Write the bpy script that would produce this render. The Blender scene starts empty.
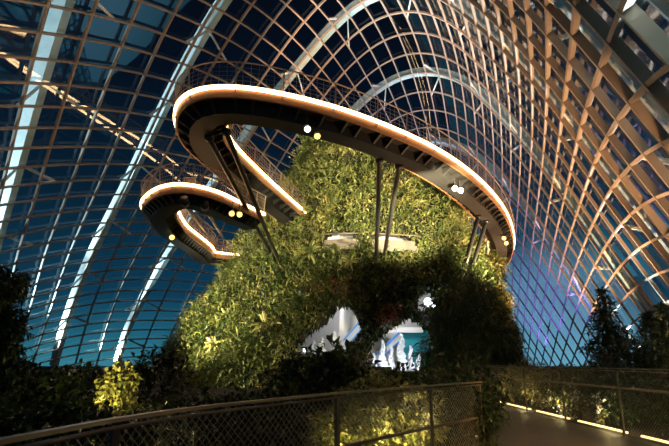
import bpy, bmesh, math, random
import numpy as np
from mathutils import Vector
rng = np.random.default_rng(7)
random.seed(7)
scene = bpy.context.scene
COL = scene.collection

# ------------------------------------------------------------------ camera
EYE = 1.4
FPX, PITCH = 520.0, math.atan2(139.0, 520.0)
cam_d = bpy.data.cameras.new('camera'); cam_d.sensor_width = 36.0
cam_d.lens = FPX * 36.0 / 669.0; cam_d.clip_end = 2000; cam_d.clip_start = 0.05
cam = bpy.data.objects.new('camera', cam_d); COL.objects.link(cam)
cam.location = (0, 0, EYE); cam.rotation_euler = (math.pi/2 + PITCH, 0, 0)
scene.camera = cam
CP, SP = math.cos(PITCH), math.sin(PITCH)
def ray(x, y):
    u, v = (x - 334.5), (223.0 - y)
    return np.array([u, FPX*CP - v*SP, v*CP + FPX*SP])
def at_z(x, y, z):                       # point of the line of sight at height z
    d = ray(x, y); t = (z - EYE) / d[2]; return np.array([d[0]*t, d[1]*t, z])
def at_y(x, y, Y):                       # ... at distance Y ahead
    d = ray(x, y); t = Y / d[1]; return np.array([d[0]*t, Y, EYE + d[2]*t])

# ------------------------------------------------------------------ materials
def mat(name, color, rough=.6, metal=0., var=None, scale=3., bump=0., spec=None, island=None, trans=0., emit=None, estr=0., detail=4):
    m = bpy.data.materials.new(name); m.use_nodes = True
    nt = m.node_tree; b = nt.nodes['Principled BSDF']
    b.inputs['Base Color'].default_value = (*color, 1)
    b.inputs['Roughness'].default_value = rough; b.inputs['Metallic'].default_value = metal
    if spec is not None: b.inputs['Specular IOR Level'].default_value = spec
    src = None
    if var is not None:
        tc = nt.nodes.new('ShaderNodeTexCoord'); nz = nt.nodes.new('ShaderNodeTexNoise')
        nz.inputs['Scale'].default_value = scale; nz.inputs['Detail'].default_value = detail
        nt.links.new(tc.outputs['Object'], nz.inputs['Vector'])
        rp = nt.nodes.new('ShaderNodeValToRGB')
        rp.color_ramp.elements[0].position = .3; rp.color_ramp.elements[1].position = .7
        rp.color_ramp.elements[0].color = (*color, 1); rp.color_ramp.elements[1].color = (*var, 1)
        nt.links.new(nz.outputs['Fac'], rp.inputs['Fac']); src = rp.outputs['Color']
        if bump:
            bp = nt.nodes.new('ShaderNodeBump'); bp.inputs['Strength'].default_value = bump
            nt.links.new(nz.outputs['Fac'], bp.inputs['Height']); nt.links.new(bp.outputs['Normal'], b.inputs['Normal'])
    if island is not None:
        g = nt.nodes.new('ShaderNodeNewGeometry'); rp = nt.nodes.new('ShaderNodeValToRGB')
        cr = rp.color_ramp; n = len(island)
        cr.elements[0].position = 0; cr.elements[0].color = (*island[0], 1)
        cr.elements[1].position = 1; cr.elements[1].color = (*island[-1], 1)
        for k in range(1, n-1):
            e = cr.elements.new(k/(n-1)); e.color = (*island[k], 1)
        nt.links.new(g.outputs['Random Per Island'], rp.inputs['Fac']); src = rp.outputs['Color']
    if src is not None: nt.links.new(src, b.inputs['Base Color'])
    if trans:
        tr = nt.nodes.new('ShaderNodeBsdfTranslucent'); mx = nt.nodes.new('ShaderNodeMixShader')
        mx.inputs[0].default_value = trans
        if src is not None: nt.links.new(src, tr.inputs['Color'])
        else: tr.inputs['Color'].default_value = (*color, 1)
        nt.links.new(b.outputs[0], mx.inputs[1]); nt.links.new(tr.outputs[0], mx.inputs[2])
        nt.links.new(mx.outputs[0], nt.nodes['Material Output'].inputs['Surface'])
    if emit is not None:
        b.inputs['Emission Color'].default_value = (*emit, 1); b.inputs['Emission Strength'].default_value = estr
    return m
def leafmat(name, cols, rough=.38, trans=.12): return mat(name, cols[0], rough, island=cols, trans=trans, spec=.5)
M = {}
M['lattice'] = mat('lattice_paint', (.36,.29,.235), .5, var=(.30,.24,.19), scale=.6)
M['rib'] = mat('white_rib_paint', (.80,.83,.84), .55, var=(.62,.68,.70), scale=.8)
M['deck'] = mat('dark_deck_steel', (.009,.0085,.008), .65, var=(.013,.0125,.012), scale=1.2)
M['fascia'] = mat('halo_orange_fascia', (.30,.16,.08), .45, metal=.3)  # orange tone put in to imitate the warm halo of the light strips
M['strut'] = mat('dark_strut_paint', (.045,.042,.04), .35, metal=.4)
M['rail'] = mat('brushed_rail', (.42,.34,.28), .35, metal=.6)
M['fence'] = mat('fence_steel', (.26,.21,.16), .4, metal=.5)
M['post'] = mat('fence_post', (.14,.11,.085), .5, metal=.3)
M['wire'] = mat('wire', (.34,.30,.25), .4, metal=.5)
M['led'] = mat('warm_light_strip', (1,.8,.6), .4, emit=(1.,.57,.25), estr=9.)
M['lens'] = mat('lamp_lens', (1,.9,.5), .3, emit=(1.,.68,.15), estr=2.6)
M['lens_white'] = mat('white_lamp_lens', (1,1,1), .3, emit=(.75,.9,1.), estr=7.)
M['path_led'] = mat('amber_light_bar', (1,.8,.5), .4, emit=(1.,.68,.28), estr=2.6)
M['dot'] = mat('small_lamp_lens', (1,1,1), .3, emit=(1.,.95,.85), estr=6.)
M['housing'] = mat('lamp_housing', (.5,.48,.42), .4, metal=.4)
M['rock'] = mat('shade_dark_soil', (.018,.02,.012), .95, var=(.03,.032,.018), scale=2., bump=.5)  # soil made dark to stand for shade between the leaves
M['concrete'] = mat('pale_concrete', (.20,.175,.15), .8, var=(.13,.115,.1), scale=1.5)
M['plaster'] = mat('cave_plaster', (.72,.69,.66), .75, var=(.6,.57,.55), scale=.7)
M['teal'] = mat('teal_panel', (.02,.30,.36), .4)
M['blue'] = mat('blue_band', (.10,.30,.75), .35)
M['crystal'] = mat('white_crystal', (.85,.87,.88), .25, var=(.7,.74,.78), scale=6., bump=.3)
M['path'] = mat('path_paving', (.045,.039,.034), .6, var=(.07,.058,.048), scale=2.5, bump=.1)
M['ground'] = mat('bed_soil', (.02,.02,.014), .95, var=(.03,.028,.02), scale=1.)
M['ledge'] = mat('ledge_stone', (.45,.30,.2), .7, var=(.35,.24,.17), scale=1.)
M['bark'] = mat('bark', (.09,.065,.045), .9, var=(.05,.04,.03), scale=6., bump=.4)
M['leaf_mid'] = leafmat('leaf_mid_green', [(.03,.065,.015),(.10,.15,.035),(.22,.25,.07),(.06,.10,.025),(.34,.34,.13),(.04,.08,.02)])  # wide tone range puts bright tips and dark gaps into the leaf colour
M['leaf_yellow'] = leafmat('leaf_yellow_green', [(.16,.19,.05),(.36,.34,.11),(.08,.11,.03),(.50,.46,.20),(.22,.23,.06)])  # pale and dark tones here likewise imitate glints and gaps
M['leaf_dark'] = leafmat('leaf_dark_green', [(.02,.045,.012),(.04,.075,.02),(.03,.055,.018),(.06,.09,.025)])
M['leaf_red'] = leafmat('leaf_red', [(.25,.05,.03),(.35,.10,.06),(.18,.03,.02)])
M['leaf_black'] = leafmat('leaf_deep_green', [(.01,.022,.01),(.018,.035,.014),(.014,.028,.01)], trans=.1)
M['petal'] = leafmat('white_petal', [(.7,.72,.75),(.8,.8,.8),(.6,.62,.68)])

g = bpy.data.materials.new('dome_glass'); g.use_nodes = True; nt = g.node_tree; nt.nodes.clear()
out = nt.nodes.new('ShaderNodeOutputMaterial'); mx = nt.nodes.new('ShaderNodeMixShader')
tr = nt.nodes.new('ShaderNodeBsdfTransparent'); gl = nt.nodes.new('ShaderNodeBsdfGlossy'); lw = nt.nodes.new('ShaderNodeLayerWeight')
tr.inputs[0].default_value = (.80,.93,.95,1); gl.inputs['Roughness'].default_value = .015; gl.inputs['Color'].default_value = (.85,.95,1,1)
lw.inputs['Blend'].default_value = .5
pw = nt.nodes.new('ShaderNodeMath'); pw.operation = 'POWER'; pw.inputs[1].default_value = 4.
ma = nt.nodes.new('ShaderNodeMath'); ma.operation = 'MULTIPLY_ADD'; ma.inputs[1].default_value = .75; ma.inputs[2].default_value = .09
nt.links.new(lw.outputs['Facing'], pw.inputs[0]); nt.links.new(pw.outputs[0], ma.inputs[0]); nt.links.new(ma.outputs[0], mx.inputs[0])
nt.links.new(tr.outputs[0], mx.inputs[1]); nt.links.new(gl.outputs[0], mx.inputs[2]); nt.links.new(mx.outputs[0], out.inputs[0])
M['glass'] = g

# ------------------------------------------------------------------ helpers
class MB:
    def __init__(s): s.v = []; s.f = []; s.n = 0
    def add(s, v, f):
        s.v.append(np.asarray(v, float)); s.f.extend([[a + s.n for a in q] for q in f]); s.n += len(v)
    def sweep(s, pts, side, nor, w, d, closed=False):
        # rectangular bar along pts; side/nor = per-point unit vectors; w, d scalars or arrays
        pts = np.asarray(pts, float); n = len(pts)
        w = np.broadcast_to(np.asarray(w, float), (n,))[:,None]/2; d = np.broadcast_to(np.asarray(d, float), (n,))[:,None]/2
        V = np.stack([pts-side*w-nor*d, pts+side*w-nor*d, pts+side*w+nor*d, pts-side*w+nor*d], 1).reshape(-1,3)
        F = []
        for k in range(n if closed else n-1):
            a, b = 4*k, 4*((k+1) % n)
            for q in range(4): F.append([a+q, a+(q+1)%4, b+(q+1)%4, b+q])
        if not closed: F += [[3,2,1,0],[4*n-4,4*n-3,4*n-2,4*n-1]]
        s.add(V, F)
    def tube(s, pts, r, k=6, closed=False):
        pts = np.asarray(pts, float); n = len(pts)
        t = np.gradient(pts, axis=0) if not closed else np.roll(pts,-1,0)-np.roll(pts,1,0)
        t /= np.linalg.norm(t, axis=1)[:,None] + 1e-9
        ref = np.where(np.abs(t[:,2:3]) > .95, np.array([[1.,0,0]]), np.array([[0,0,1.]]))
        a = np.cross(t, ref); a /= np.linalg.norm(a, axis=1)[:,None]; b = np.cross(a, t)
        r = np.broadcast_to(np.asarray(r, float), (n,))
        an = np.arange(k)*2*math.pi/k
        V = (pts[:,None,:] + r[:,None,None]*(np.cos(an)[None,:,None]*a[:,None,:] + np.sin(an)[None,:,None]*b[:,None,:])).reshape(-1,3)
        F = []
        for i in range(n if closed else n-1):
            p, q = i*k, ((i+1)%n)*k
            for j in range(k): F.append([p+j, p+(j+1)%k, q+(j+1)%k, q+j])
        if not closed: F += [list(range(k))[::-1], [(n-1)*k+j for j in range(k)]]
        s.add(V, F)
    def box(s, c, sx, sy, sz, rz=0.):
        x, y, z = sx/2, sy/2, sz/2
        V = np.array([[-x,-y,-z],[x,-y,-z],[x,y,-z],[-x,y,-z],[-x,-y,z],[x,-y,z],[x,y,z],[-x,y,z]])
        ca, sa = math.cos(rz), math.sin(rz)
        V = np.stack([V[:,0]*ca-V[:,1]*sa, V[:,0]*sa+V[:,1]*ca, V[:,2]], 1) + np.asarray(c)
        s.add(V, [[0,3,2,1],[4,5,6,7],[0,1,5,4],[1,2,6,5],[2,3,7,6],[3,0,4,7]])
    def bar(s, a, b, w, d=None):
        a, b = np.asarray(a, float), np.asarray(b, float); t = b-a; t /= np.linalg.norm(t)+1e-9
        ref = np.array([0,0,1.]) if abs(t[2]) < .9 else np.array([0,1.,0])
        sd = np.cross(t, ref); sd /= np.linalg.norm(sd); nn = np.cross(sd, t)
        s.sweep([a,b], np.array([sd,sd]), np.array([nn,nn]), w, d or w)
    def build(s, name, m, parent=None, smooth=False, origin=None):
        V = np.concatenate(s.v) if s.v else np.zeros((0,3))
        return mesh(name, V, s.f, m, parent, smooth, origin)
def mesh(name, V, F, m, parent=None, smooth=False, origin=None):
    V = np.asarray(V, float)
    if origin is None and parent is None and len(V):
        lo, hi = V.min(0), V.max(0); origin = np.array([(lo[0]+hi[0])/2, (lo[1]+hi[1])/2, lo[2]])
    if parent is not None: off = np.array(parent['_o'])
    else: off = np.zeros(3) if origin is None else np.asarray(origin)
    me = bpy.data.meshes.new(name)
    if isinstance(F, np.ndarray):
        nf, k = F.shape
        me.vertices.add(len(V)); me.vertices.foreach_set('co', (V-off).astype(np.float32).ravel())
        me.loops.add(nf*k); me.loops.foreach_set('vertex_index', F.astype(np.int32).ravel())
        me.polygons.add(nf); me.polygons.foreach_set('loop_start', np.arange(0, nf*k, k, dtype=np.int32))
        me.update(calc_edges=True)
    else:
        me.from_pydata((V-off).tolist(), [], F); me.update()
    me.materials.append(m)
    if smooth:
        me.polygons.foreach_set('use_smooth', [True]*len(me.polygons))
    o = bpy.data.objects.new(name, me); COL.objects.link(o)
    if parent is not None: o.parent = parent
    else: o.location = off
    o['_o'] = [float(a) for a in off]
    return o
def empty(name, loc):
    o = bpy.data.objects.new(name, None); COL.objects.link(o); o.location = [float(a) for a in loc]
    o['_o'] = [float(a) for a in loc]; o.empty_display_size = .2
    return o
def tag(o, label=None, cat=None, group=None, kind=None):
    if label: o['label'] = label
    if cat: o['category'] = cat
    if group: o['group'] = group
    if kind: o['kind'] = kind
    return o
def spline(pts, n, closed=False):
    # Catmull-Rom resampled to n points of equal arc length
    p = np.asarray(pts, float); P = np.vstack([2*p[0]-p[1], p, 2*p[-1]-p[-2]])
    o = []
    for i in range(len(p)-1):
        a, b, c, d = P[i:i+4]
        for t in np.linspace(0,1,24,endpoint=False):
            o.append(.5*((2*b)+(c-a)*t+(2*a-5*b+4*c-d)*t*t+(3*b-a-3*c+d)*t**3))
    o.append(p[-1]); o = np.array(o)
    s = np.concatenate([[0], np.cumsum(np.linalg.norm(np.diff(o,axis=0),axis=1))])
    q = np.linspace(0, s[-1], n)
    return np.stack([np.interp(q, s, o[:,k]) for k in range(o.shape[1])], 1)
def leaves(base, dirn, up, length, width, droop=.25, fold=.25):
    """one folded, bent leaf per row: 4 triangles"""
    N = len(base); d = dirn/np.linalg.norm(dirn,axis=1)[:,None]
    s = np.cross(d, up); s /= np.linalg.norm(s,axis=1)[:,None]+1e-9; n = np.cross(s, d)
    L = np.asarray(length)[:,None]; W = np.asarray(width)[:,None]
    mid = base + d*L*.5 + n*(L*.10); tip = base + d*L*.95 - n*(L*droop) 
    l = mid - s*W/2 + n*W*fold; r = mid + s*W/2 + n*W*fold
    V = np.stack([base, l, mid, r, tip], 1).reshape(-1,3)
    F = (np.arange(N)[:,None,None]*5 + np.array([[0,2,1],[0,3,2],[1,2,4],[2,3,4]])[None]).reshape(-1,3)
    return V, F
def unit(a): return a/(np.linalg.norm(a,axis=-1,keepdims=True)+1e-9)

# ------------------------------------------------------------------ the glass dome: a smooth shell given by a control net
U = 4.6
CTL = np.array([float(a) for a in """-0.40 -5.30 -6.28 -0.74 -4.45 -4.91 -1.05 -3.67 -3.55 -1.34 -2.97 -2.19 -1.61 -2.36 -0.86 -1.88 -1.77 0.31 -2.19 -1.10 1.16 -2.57 -0.27 1.60 -3.05 0.72 1.65 -3.66 1.76 1.43 -4.35 2.74 1.03 -5.14 3.65 0.48 -6.06 4.54 -0.19 -7.02 5.49 -0.93 -8.00 6.58 -1.70 -9.05 7.76 -2.47 -10.20 8.97 -3.24 1.06 -2.97 -4.85 0.63 -2.24 -3.36 0.26 -1.53 -1.89 -0.08 -0.86 -0.46 -0.43 -0.31 0.95 -0.88 0.23 2.21 -1.47 0.92 3.13 -2.19 1.80 3.58 -2.99 2.89 3.51 -3.84 4.06 3.01 -4.64 5.16 2.42 -5.39 6.24 1.69 -6.22 7.24 0.88 -7.01 8.36 0.05 -7.93 9.50 -0.78 -9.00 10.60 -1.64 -10.14 11.68 -2.52 2.53 -0.52 -3.62 1.99 0.12 -2.07 1.54 0.72 -0.51 1.16 1.30 1.00 0.74 1.80 2.47 0.14 2.37 3.81 -0.64 3.10 4.82 -1.60 4.05 5.29 -2.68 5.18 5.16 -3.64 6.44 4.51 -4.56 7.67 3.66 -5.41 8.83 2.81 -6.22 9.93 1.87 -6.92 11.17 0.93 -7.86 12.26 0.03 -8.84 13.30 -0.93 -9.78 14.34 -1.95 3.96 2.05 -2.63 3.34 2.61 -1.10 2.79 3.15 0.45 2.34 3.61 2.01 1.81 4.10 3.58 1.18 4.70 5.03 0.32 5.42 6.19 -0.74 6.42 6.69 -1.92 7.68 6.45 -3.04 9.00 5.75 -4.05 10.29 4.81 -5.00 11.49 3.82 -6.08 12.55 2.69 -6.96 13.68 1.67 -7.71 14.78 0.67 -8.40 15.88 -0.42 -9.10 16.95 -1.54 5.31 4.75 -1.95 4.65 5.23 -0.45 4.01 5.69 1.07 3.40 6.16 2.67 2.88 6.65 4.33 2.26 7.22 5.84 1.44 7.86 7.15 0.27 8.82 7.73 -0.99 10.29 7.26 -2.11 11.66 6.48 -3.16 12.91 5.57 -4.21 14.08 4.50 -5.17 15.14 3.42 -6.15 16.16 2.24 -6.88 17.27 1.04 -7.50 18.40 -0.13 -8.12 19.50 -1.27 6.51 7.55 -1.65 5.80 7.96 -0.16 5.10 8.36 1.35 4.43 8.72 3.00 3.89 9.21 4.71 3.24 9.97 6.08 2.64 10.52 7.50 1.28 11.40 8.18 -0.10 13.06 7.51 -1.04 14.42 6.80 -1.96 15.63 5.92 -2.82 16.77 4.85 -3.57 17.85 3.66 -4.38 18.87 2.37 -5.29 19.87 1.15 -6.11 20.92 -0.01 -6.84 22.00 -1.14 7.54 10.41 -1.76 6.80 10.74 -0.31 6.07 11.07 1.24 5.39 11.43 2.97 4.82 11.98 4.56 4.21 12.62 6.09 3.50 13.28 7.46 2.19 14.23 8.13 0.81 15.74 7.66 -0.04 17.13 6.92 -0.71 18.35 6.03 -1.31 19.48 4.94 -1.91 20.54 3.70 -2.61 21.54 2.41 -3.49 22.50 1.18 -4.41 23.48 0.01 -5.31 24.49 -1.12 8.44 13.26 -2.23 7.68 13.53 -0.80 6.96 13.81 0.80 6.24 14.16 2.64 5.63 14.72 4.17 5.05 15.35 5.59 4.25 16.10 6.93 3.12 17.11 7.67 1.97 18.40 7.57 1.13 19.76 6.94 0.57 21.02 6.03 0.12 22.16 4.93 -0.37 23.21 3.70 -0.98 24.19 2.44 -1.74 25.13 1.20 -2.62 26.07 -0.00 -3.57 27.01 -1.17 9.23 16.07 -2.96 8.49 16.29 -1.49 7.78 16.55 0.09 7.07 16.92 1.79 6.38 17.45 3.40 5.73 18.10 4.87 4.96 18.91 6.13 4.06 19.93 6.95 3.17 21.11 7.15 2.43 22.39 6.76 1.90 23.64 5.95 1.49 24.79 4.89 1.07 25.85 3.71 0.55 26.83 2.47 -0.09 27.76 1.22 -0.86 28.68 -0.02 -1.73 29.58 -1.24 9.98 18.83 -3.85 9.25 19.01 -2.34 8.54 19.28 -0.78 7.84 19.66 0.83 7.14 20.17 2.44 6.43 20.84 3.94 5.73 21.69 5.19 5.02 22.70 6.08 4.35 23.83 6.48 3.75 25.03 6.35 3.25 26.23 5.75 2.84 27.38 4.83 2.46 28.45 3.72 2.02 29.45 2.51 1.49 30.39 1.25 0.86 31.30 -0.03 0.13 32.19 -1.32 10.69 21.53 -4.86 9.98 21.72 -3.32 9.28 21.99 -1.76 8.57 22.38 -0.18 7.87 22.90 1.38 7.19 23.58 2.87 6.57 24.44 4.15 6.00 25.43 5.10 5.50 26.52 5.65 5.04 27.67 5.76 4.61 28.82 5.44 4.21 29.95 4.73 3.82 31.03 3.74 3.43 32.05 2.57 3.01 33.02 1.29 2.53 33.94 -0.03 1.99 34.82 -1.39""".split()]).reshape(11,17,3)
def bsp(t, n, t0, h):
    t = np.atleast_1d(np.asarray(t, float)); s = (t-t0)/h
    a = np.abs(s[:,None]-np.arange(n)[None]); B = np.zeros_like(a)
    m = a < 1; B[m] = (2/3-a**2+a**3/2)[m]
    m = (a >= 1) & (a < 2); B[m] = ((2-a)**3/6)[m]
    return B
def shell(u, v):
    u, v = np.broadcast_arrays(np.asarray(u, float), np.asarray(v, float))
    if u.max() > 21.6:                    # straight continuation past the last measured arch
        k = np.minimum(u, 21.6); return shell(k, v) + (shell(k, v)-shell(k-.5, v))*(2*(u-k))[:,None]
    if u.min() < -2.6:                    # and straight on behind the camera
        k = np.maximum(u, -2.6); return shell(k, v) + (shell(k+.5, v)-shell(k, v))*(2*(u-k))[:,None]
    X = np.einsum('na,nb,abk->nk', bsp(u,11,-5.,3.), bsp(v,17,-35.,4.), CTL)*U
    X[:,2] += EYE; return X
def shell_n(u, v, e=.05):
    n = np.cross(shell(u+e,v)-shell(u-e,v), shell(u,v+e)-shell(u,v-e))
    n = unit(n)
    c = shell(np.full(1,8.),np.full(1,-3.))[0]; c[2] = 4.
    sg = np.sign(((shell(u,v)-np.array([-2,45,6.]))*n).sum(1))[:,None]
    return n*sg
I0, I1, J0, J1 = -7, 31, -33, 29
ii = np.arange(I0, I1+1); jj = np.arange(J0, J1+1)
GI, GJ = np.meshgrid(ii.astype(float), jj.astype(float), indexing='ij')
GP = shell(GI.ravel(), GJ.ravel()).reshape(len(ii), len(jj), 3)
ZB = -0.05
# panes
V = GP.reshape(-1,3) + shell_n(GI.ravel(), GJ.ravel())*.3; V[:,2] = np.maximum(V[:,2], ZB-.5); F = []
for a in range(len(ii)-1):
    for b in range(len(jj)-1):
        q = [a*len(jj)+b, (a+1)*len(jj)+b, (a+1)*len(jj)+b+1, a*len(jj)+b+1]
        if max(GP.reshape(-1,3)[k][2] for k in q) > ZB: F.append(q)
o = mesh('ceiling', V, F, M['glass'], smooth=True); tag(o, 'curved glass panes of the conservatory dome', 'ceiling', kind='structure')
tn = 0
def lattice(us, vs, w, d, fixed_u):
    global tn
    X = shell(us, vs); keep = X[:,2] > ZB
    if keep.sum() < 2: return
    k = np.where(keep)[0]; us, vs = us[k[0]:k[-1]+1], vs[k[0]:k[-1]+1]
    X = shell(us, vs); n = shell_n(us, vs); t = unit(np.gradient(X, axis=0)); s = unit(np.cross(t, n))
    mb = MB(); mb.sweep(X, s, n, w, np.interp(vs, [-20,-4], [d[1], d[0]])*np.where(vs < -4, np.interp(us, [7,11], [1.,.55]), 1.))
    tn += 1
    tag(mb.build('trim_%d' % tn, M['lattice']), kind='structure')
for a in ii: lattice(np.full(2*len(jj)-1, float(a)), np.linspace(J0, J1, 2*len(jj)-1), .21, (.17,.36), True)
for b in jj: lattice(np.linspace(I0, I1, 2*len(ii)-1), np.full(2*len(ii)-1, float(b)), .15, (.15,.27), False)
# white ribs outside the glass with V struts
RIBS = [(0.7,.5,'white steel rib outside the glass at the far left edge of the photo'),
        (4.5,4.35,'white steel rib outside the glass rising left of the tip of the upper walkway'),
        (8.4,7.45,'white steel rib outside the glass passing behind the tip of the upper walkway'),
        (12.3,10.2,'white steel rib outside the glass arching low behind the planted tower'),
        (-3.0,-3.,'white steel rib outside the glass nearest the camera at the right edge'),
        (16.1,13.,'white steel rib outside the glass at the far end behind the tower')]
def rib_u(u0, u1, v): return u0 + (u1-u0)*np.clip((np.asarray(v,float)+3)/19., 0, 1.3)
for u0, u1, lab in RIBS:
    vs = np.linspace(J0, J1, 80); us = rib_u(u0, u1, vs)
    X = shell(us, vs); k = np.where(X[:,2] > ZB)[0]; vs, us = vs[k[0]:k[-1]+1], us[k[0]:k[-1]+1]
    X = shell(us, vs); n = shell_n(us, vs); t = unit(np.gradient(X, axis=0)); s = unit(np.cross(t, n)); 
    R = X + n*1.05
    root = empty('steel_rib', (X[0]+X[-1])/2*np.array([1,1,0])); tag(root, lab, 'rib', 'white ribs outside the glass')
    mb = MB(); mb.sweep(R, s, n, .8, .85); mb.build('rib_beam', M['rib'], root)
    for j in np.arange(math.ceil(vs[0])+1, vs[-1]-1, 4):
        ur = float(rib_u(u0, u1, j)); p = shell(np.array([ur]), np.array([j-.8]))[0]; nn = shell_n(np.array([ur]), np.array([j-.8]))[0]; p = p + nn*.7
        mb = MB()
        for du in (-.7, .9):
            e = shell(np.array([ur+du]), np.array([float(j)]))[0]
            for dz in (-.16, .16):
                sv = np.array([0,0,dz]); mb.tube([p+sv*.4, e+sv*.4+nn*.05], .075, 4)
        mb.build('stay_bar', M['rib'], root)

# ------------------------------------------------------------------ planted tower profile (needed by the walkways and poles)
TZ = np.array([-.5, 1.4, 6.4, 9.4, 13., 16., 18.8, 20.1, 20.9])
TR = np.array([14.2, 13.1, 11.0, 9.6, 7.7, 6.0, 4.5, 3.1, .6])
TX = np.array([.6, .7, 1.7, 2.2, 2.3, 2.3, 1.6, 1.3, 1.3])
TY0 = 44.
def tower(th, z, grow=0.):
    R = np.interp(z, TZ, TR) + grow
    R = R + .55*np.sin(3*th+z*.5)*np.sin(z*.7+1.) + .35*np.sin(7*th-z*.9)
    return np.stack([np.interp(z, TZ, TX) + R*np.sin(th), TY0 - R*np.cos(th), np.asarray(z, float)*np.ones_like(R)], -1)
def hit_tower(x, y, inset=.3):
    d = ray(x, y); d = d/np.linalg.norm(d); o = np.array([0,0,EYE])
    for t in np.arange(10, 80, .1):
        p = o + d*t
        R = np.interp(p[2], TZ, TR) - inset
        if (p[0]-np.interp(p[2],TZ,TX))**2 + (p[1]-TY0)**2 < R*R: return p
    return p

# ------------------------------------------------------------------ raised walkways
def offset(c, w):                          # c: (n,2); left-hand offset by w
    t = unit(np.gradient(c, axis=0)); return c + np.stack([-t[:,1], t[:,0]], 1)*w
def walkway(name, label, c2, z, W, n_post, n_brk, side, smooth=30, led=.15, edge="fascia"):
    """c2: plan of the outer edge, z: height of the light strips, side: which side the deck lies on"""
    # c2 is the outer edge; smooth it, then work from the centre line
    c = spline(c2, 260)
    for _ in range(smooth):
        c[1:-1] = .25*c[:-2]+.5*c[1:-1]+.25*c[2:]
    t = unit(np.gradient(c, axis=0)); n2 = np.stack([-t[:,1], t[:,0]], 1)*side; c = c + n2*W/2
    root = empty(name, (c[0][0], c[0][1], z-.8)); tag(root, label, 'walkway')
    n = len(c); sd = np.column_stack([n2, np.zeros(n)]); up = np.tile([0,0,1.], (n,1))
    A = np.column_stack([c, np.full(n, z)])
    def sw(nm, m, dw, dz, w, d, par=root):
        mb = MB(); mb.sweep(A+sd*dw+up*dz, sd, up, w, d); return mb.build(nm, m, par)
    sw('deck', M['deck'], 0, -.26, W-.1, .16)
    sw('girder', M['deck'], 0, -.6, W*.42, .5)
    for s in (1,-1):
        sw("edge_fascia", M[edge], s*(W/2-.05), -.27, .1, .34)
        sw('light_strip', M['led'], s*(W/2+.06), .0, .10, led)
        e = A + sd*s*(W/2+.02)
        # handrail and wire infill
        mb = MB(); mb.tube(e + up*1.1 + sd*s*.12, .035, 5); mb.build('handrail', M['rail'], root)
        mb = MB()
        for h in (.3,.5,.7,.9): mb.tube(e + up*h + sd*s*.05, .010, 3)
        q = spline(e, int(n_post*7))
        for p in q[::1]: mb.tube([p+[0,0,.08], p+[0,0,1.08]], .009, 3)
        mb.build('wire_infill', M['rail'], root)
        kk = np.linspace(1, n-2, n_post).astype(int)
        for k in kk:
            mb = MB(); mb.bar(e[k]+[0,0,-.2], e[k]+sd[k]*s*.12+[0,0,1.1], .05); mb.build('railing_post', M['rail'], root)
    kk = np.linspace(1, n-2, n_brk).astype(int)
    for k in kk:
        h = W/2-.1; q = [A[k]+sd[k]*e+[0,0,g] for e, g in ((-h,-.38),(-W*.22,-.6),(W*.22,-.6),(h,-.38))]
        mb = MB(); mb.sweep(q, np.array([np.append(t[k],0)]*4), up[:4], .11, [.12,.36,.36,.12])
        mb.build('cross_beam', M['deck'], root)
    return root, A, sd
Z1 = 10.8 + EYE
W1 = 2.25
front = [at_z(x,y,Z1)[:2] for x,y in ((506,262),(512,252),(514,240),(512,228),(507,214),(498,200),(485,185),(468,170),(450,157),(430,145),(400,131),(370,119),(340,108),(300,97.5),(270,91),(240,85.5),(215,82.3),(200,82.5),(187,86),(177.5,93),(172,104),(174,114))]
ret = spline([at_z(x,y,Z1)[:2] for x,y in ((214,123),(235,147),(260,172),(285,195),(300,208))], 20); rc = offset(ret, W1)
if rc[10][0] > ret[10][0]: rc = offset(ret, -W1)
tail = [np.array(a) for a in ((5.,54.),(8.5,64.),(14.,69.5),(19.,67.5))]
cl = np.vstack([tail, front, rc[1::4], [rc[-1]+(rc[-1]-rc[-5])*1.1]])
w1, A1, S1 = walkway('raised_walkway', 'upper of two lit walkways, long dark hairpin curving around the planted tower', cl, Z1, W1, 46, 100, -1)
Z2 = 8.6 + EYE; W2 = 1.9
out = [at_z(x,y,Z2)[:2] for x,y in ((264,214.5),(255,210),(240,203),(220,193),(200,187),(180,184),(165,186),(155,190),(146,197),(142,206))]
bk = spline([at_z(x,y,Z2)[:2] for x,y in ((170,210),(180,220),(195,233),(212,247),(222,257))], 14); bc = offset(bk, W2)
if bc[7][0] > bk[7][0]: bc = offset(bk, -W2)
cl2 = np.vstack([out, bc[3::3], [[-8.5,44.5]]])
w2, A2, S2 = walkway('raised_walkway', 'lower and smaller lit walkway loop left of the planted tower', cl2, Z2, W2, 30, 52, -1)
walkway('raised_walkway', 'unseen walkway added behind the tower, mirrored as a light trail in the upper left glass',
        np.array([(1.5,52.),(-1.5,58.),(-7.,68.),(-10.8,74.5),(-11.4,78.3),(-9.1,81.3),(-6.6,85.6),(-2.4,97.3),(1.,106.),(4.3,115.)]), Z1+2.8, W1, 14, 30, -1, 8, .2, "deck")  # added third walkway, its course shaped for the reflected light trail
# the lit end of the lower walkway below the upper one
e0, e1 = A2[0]+S2[0]*W2*.5, A2[0]-S2[0]*W2*.5
mb = MB(); mb.bar(e0, e1, .10, .12); mb.build('light_strip', M['led'], w2)
mb = MB(); mb.bar(e0-[0,0,.25], e1-[0,0,.25], .1, .34); mb.build('edge_fascia', M['fascia'], w2)
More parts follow.
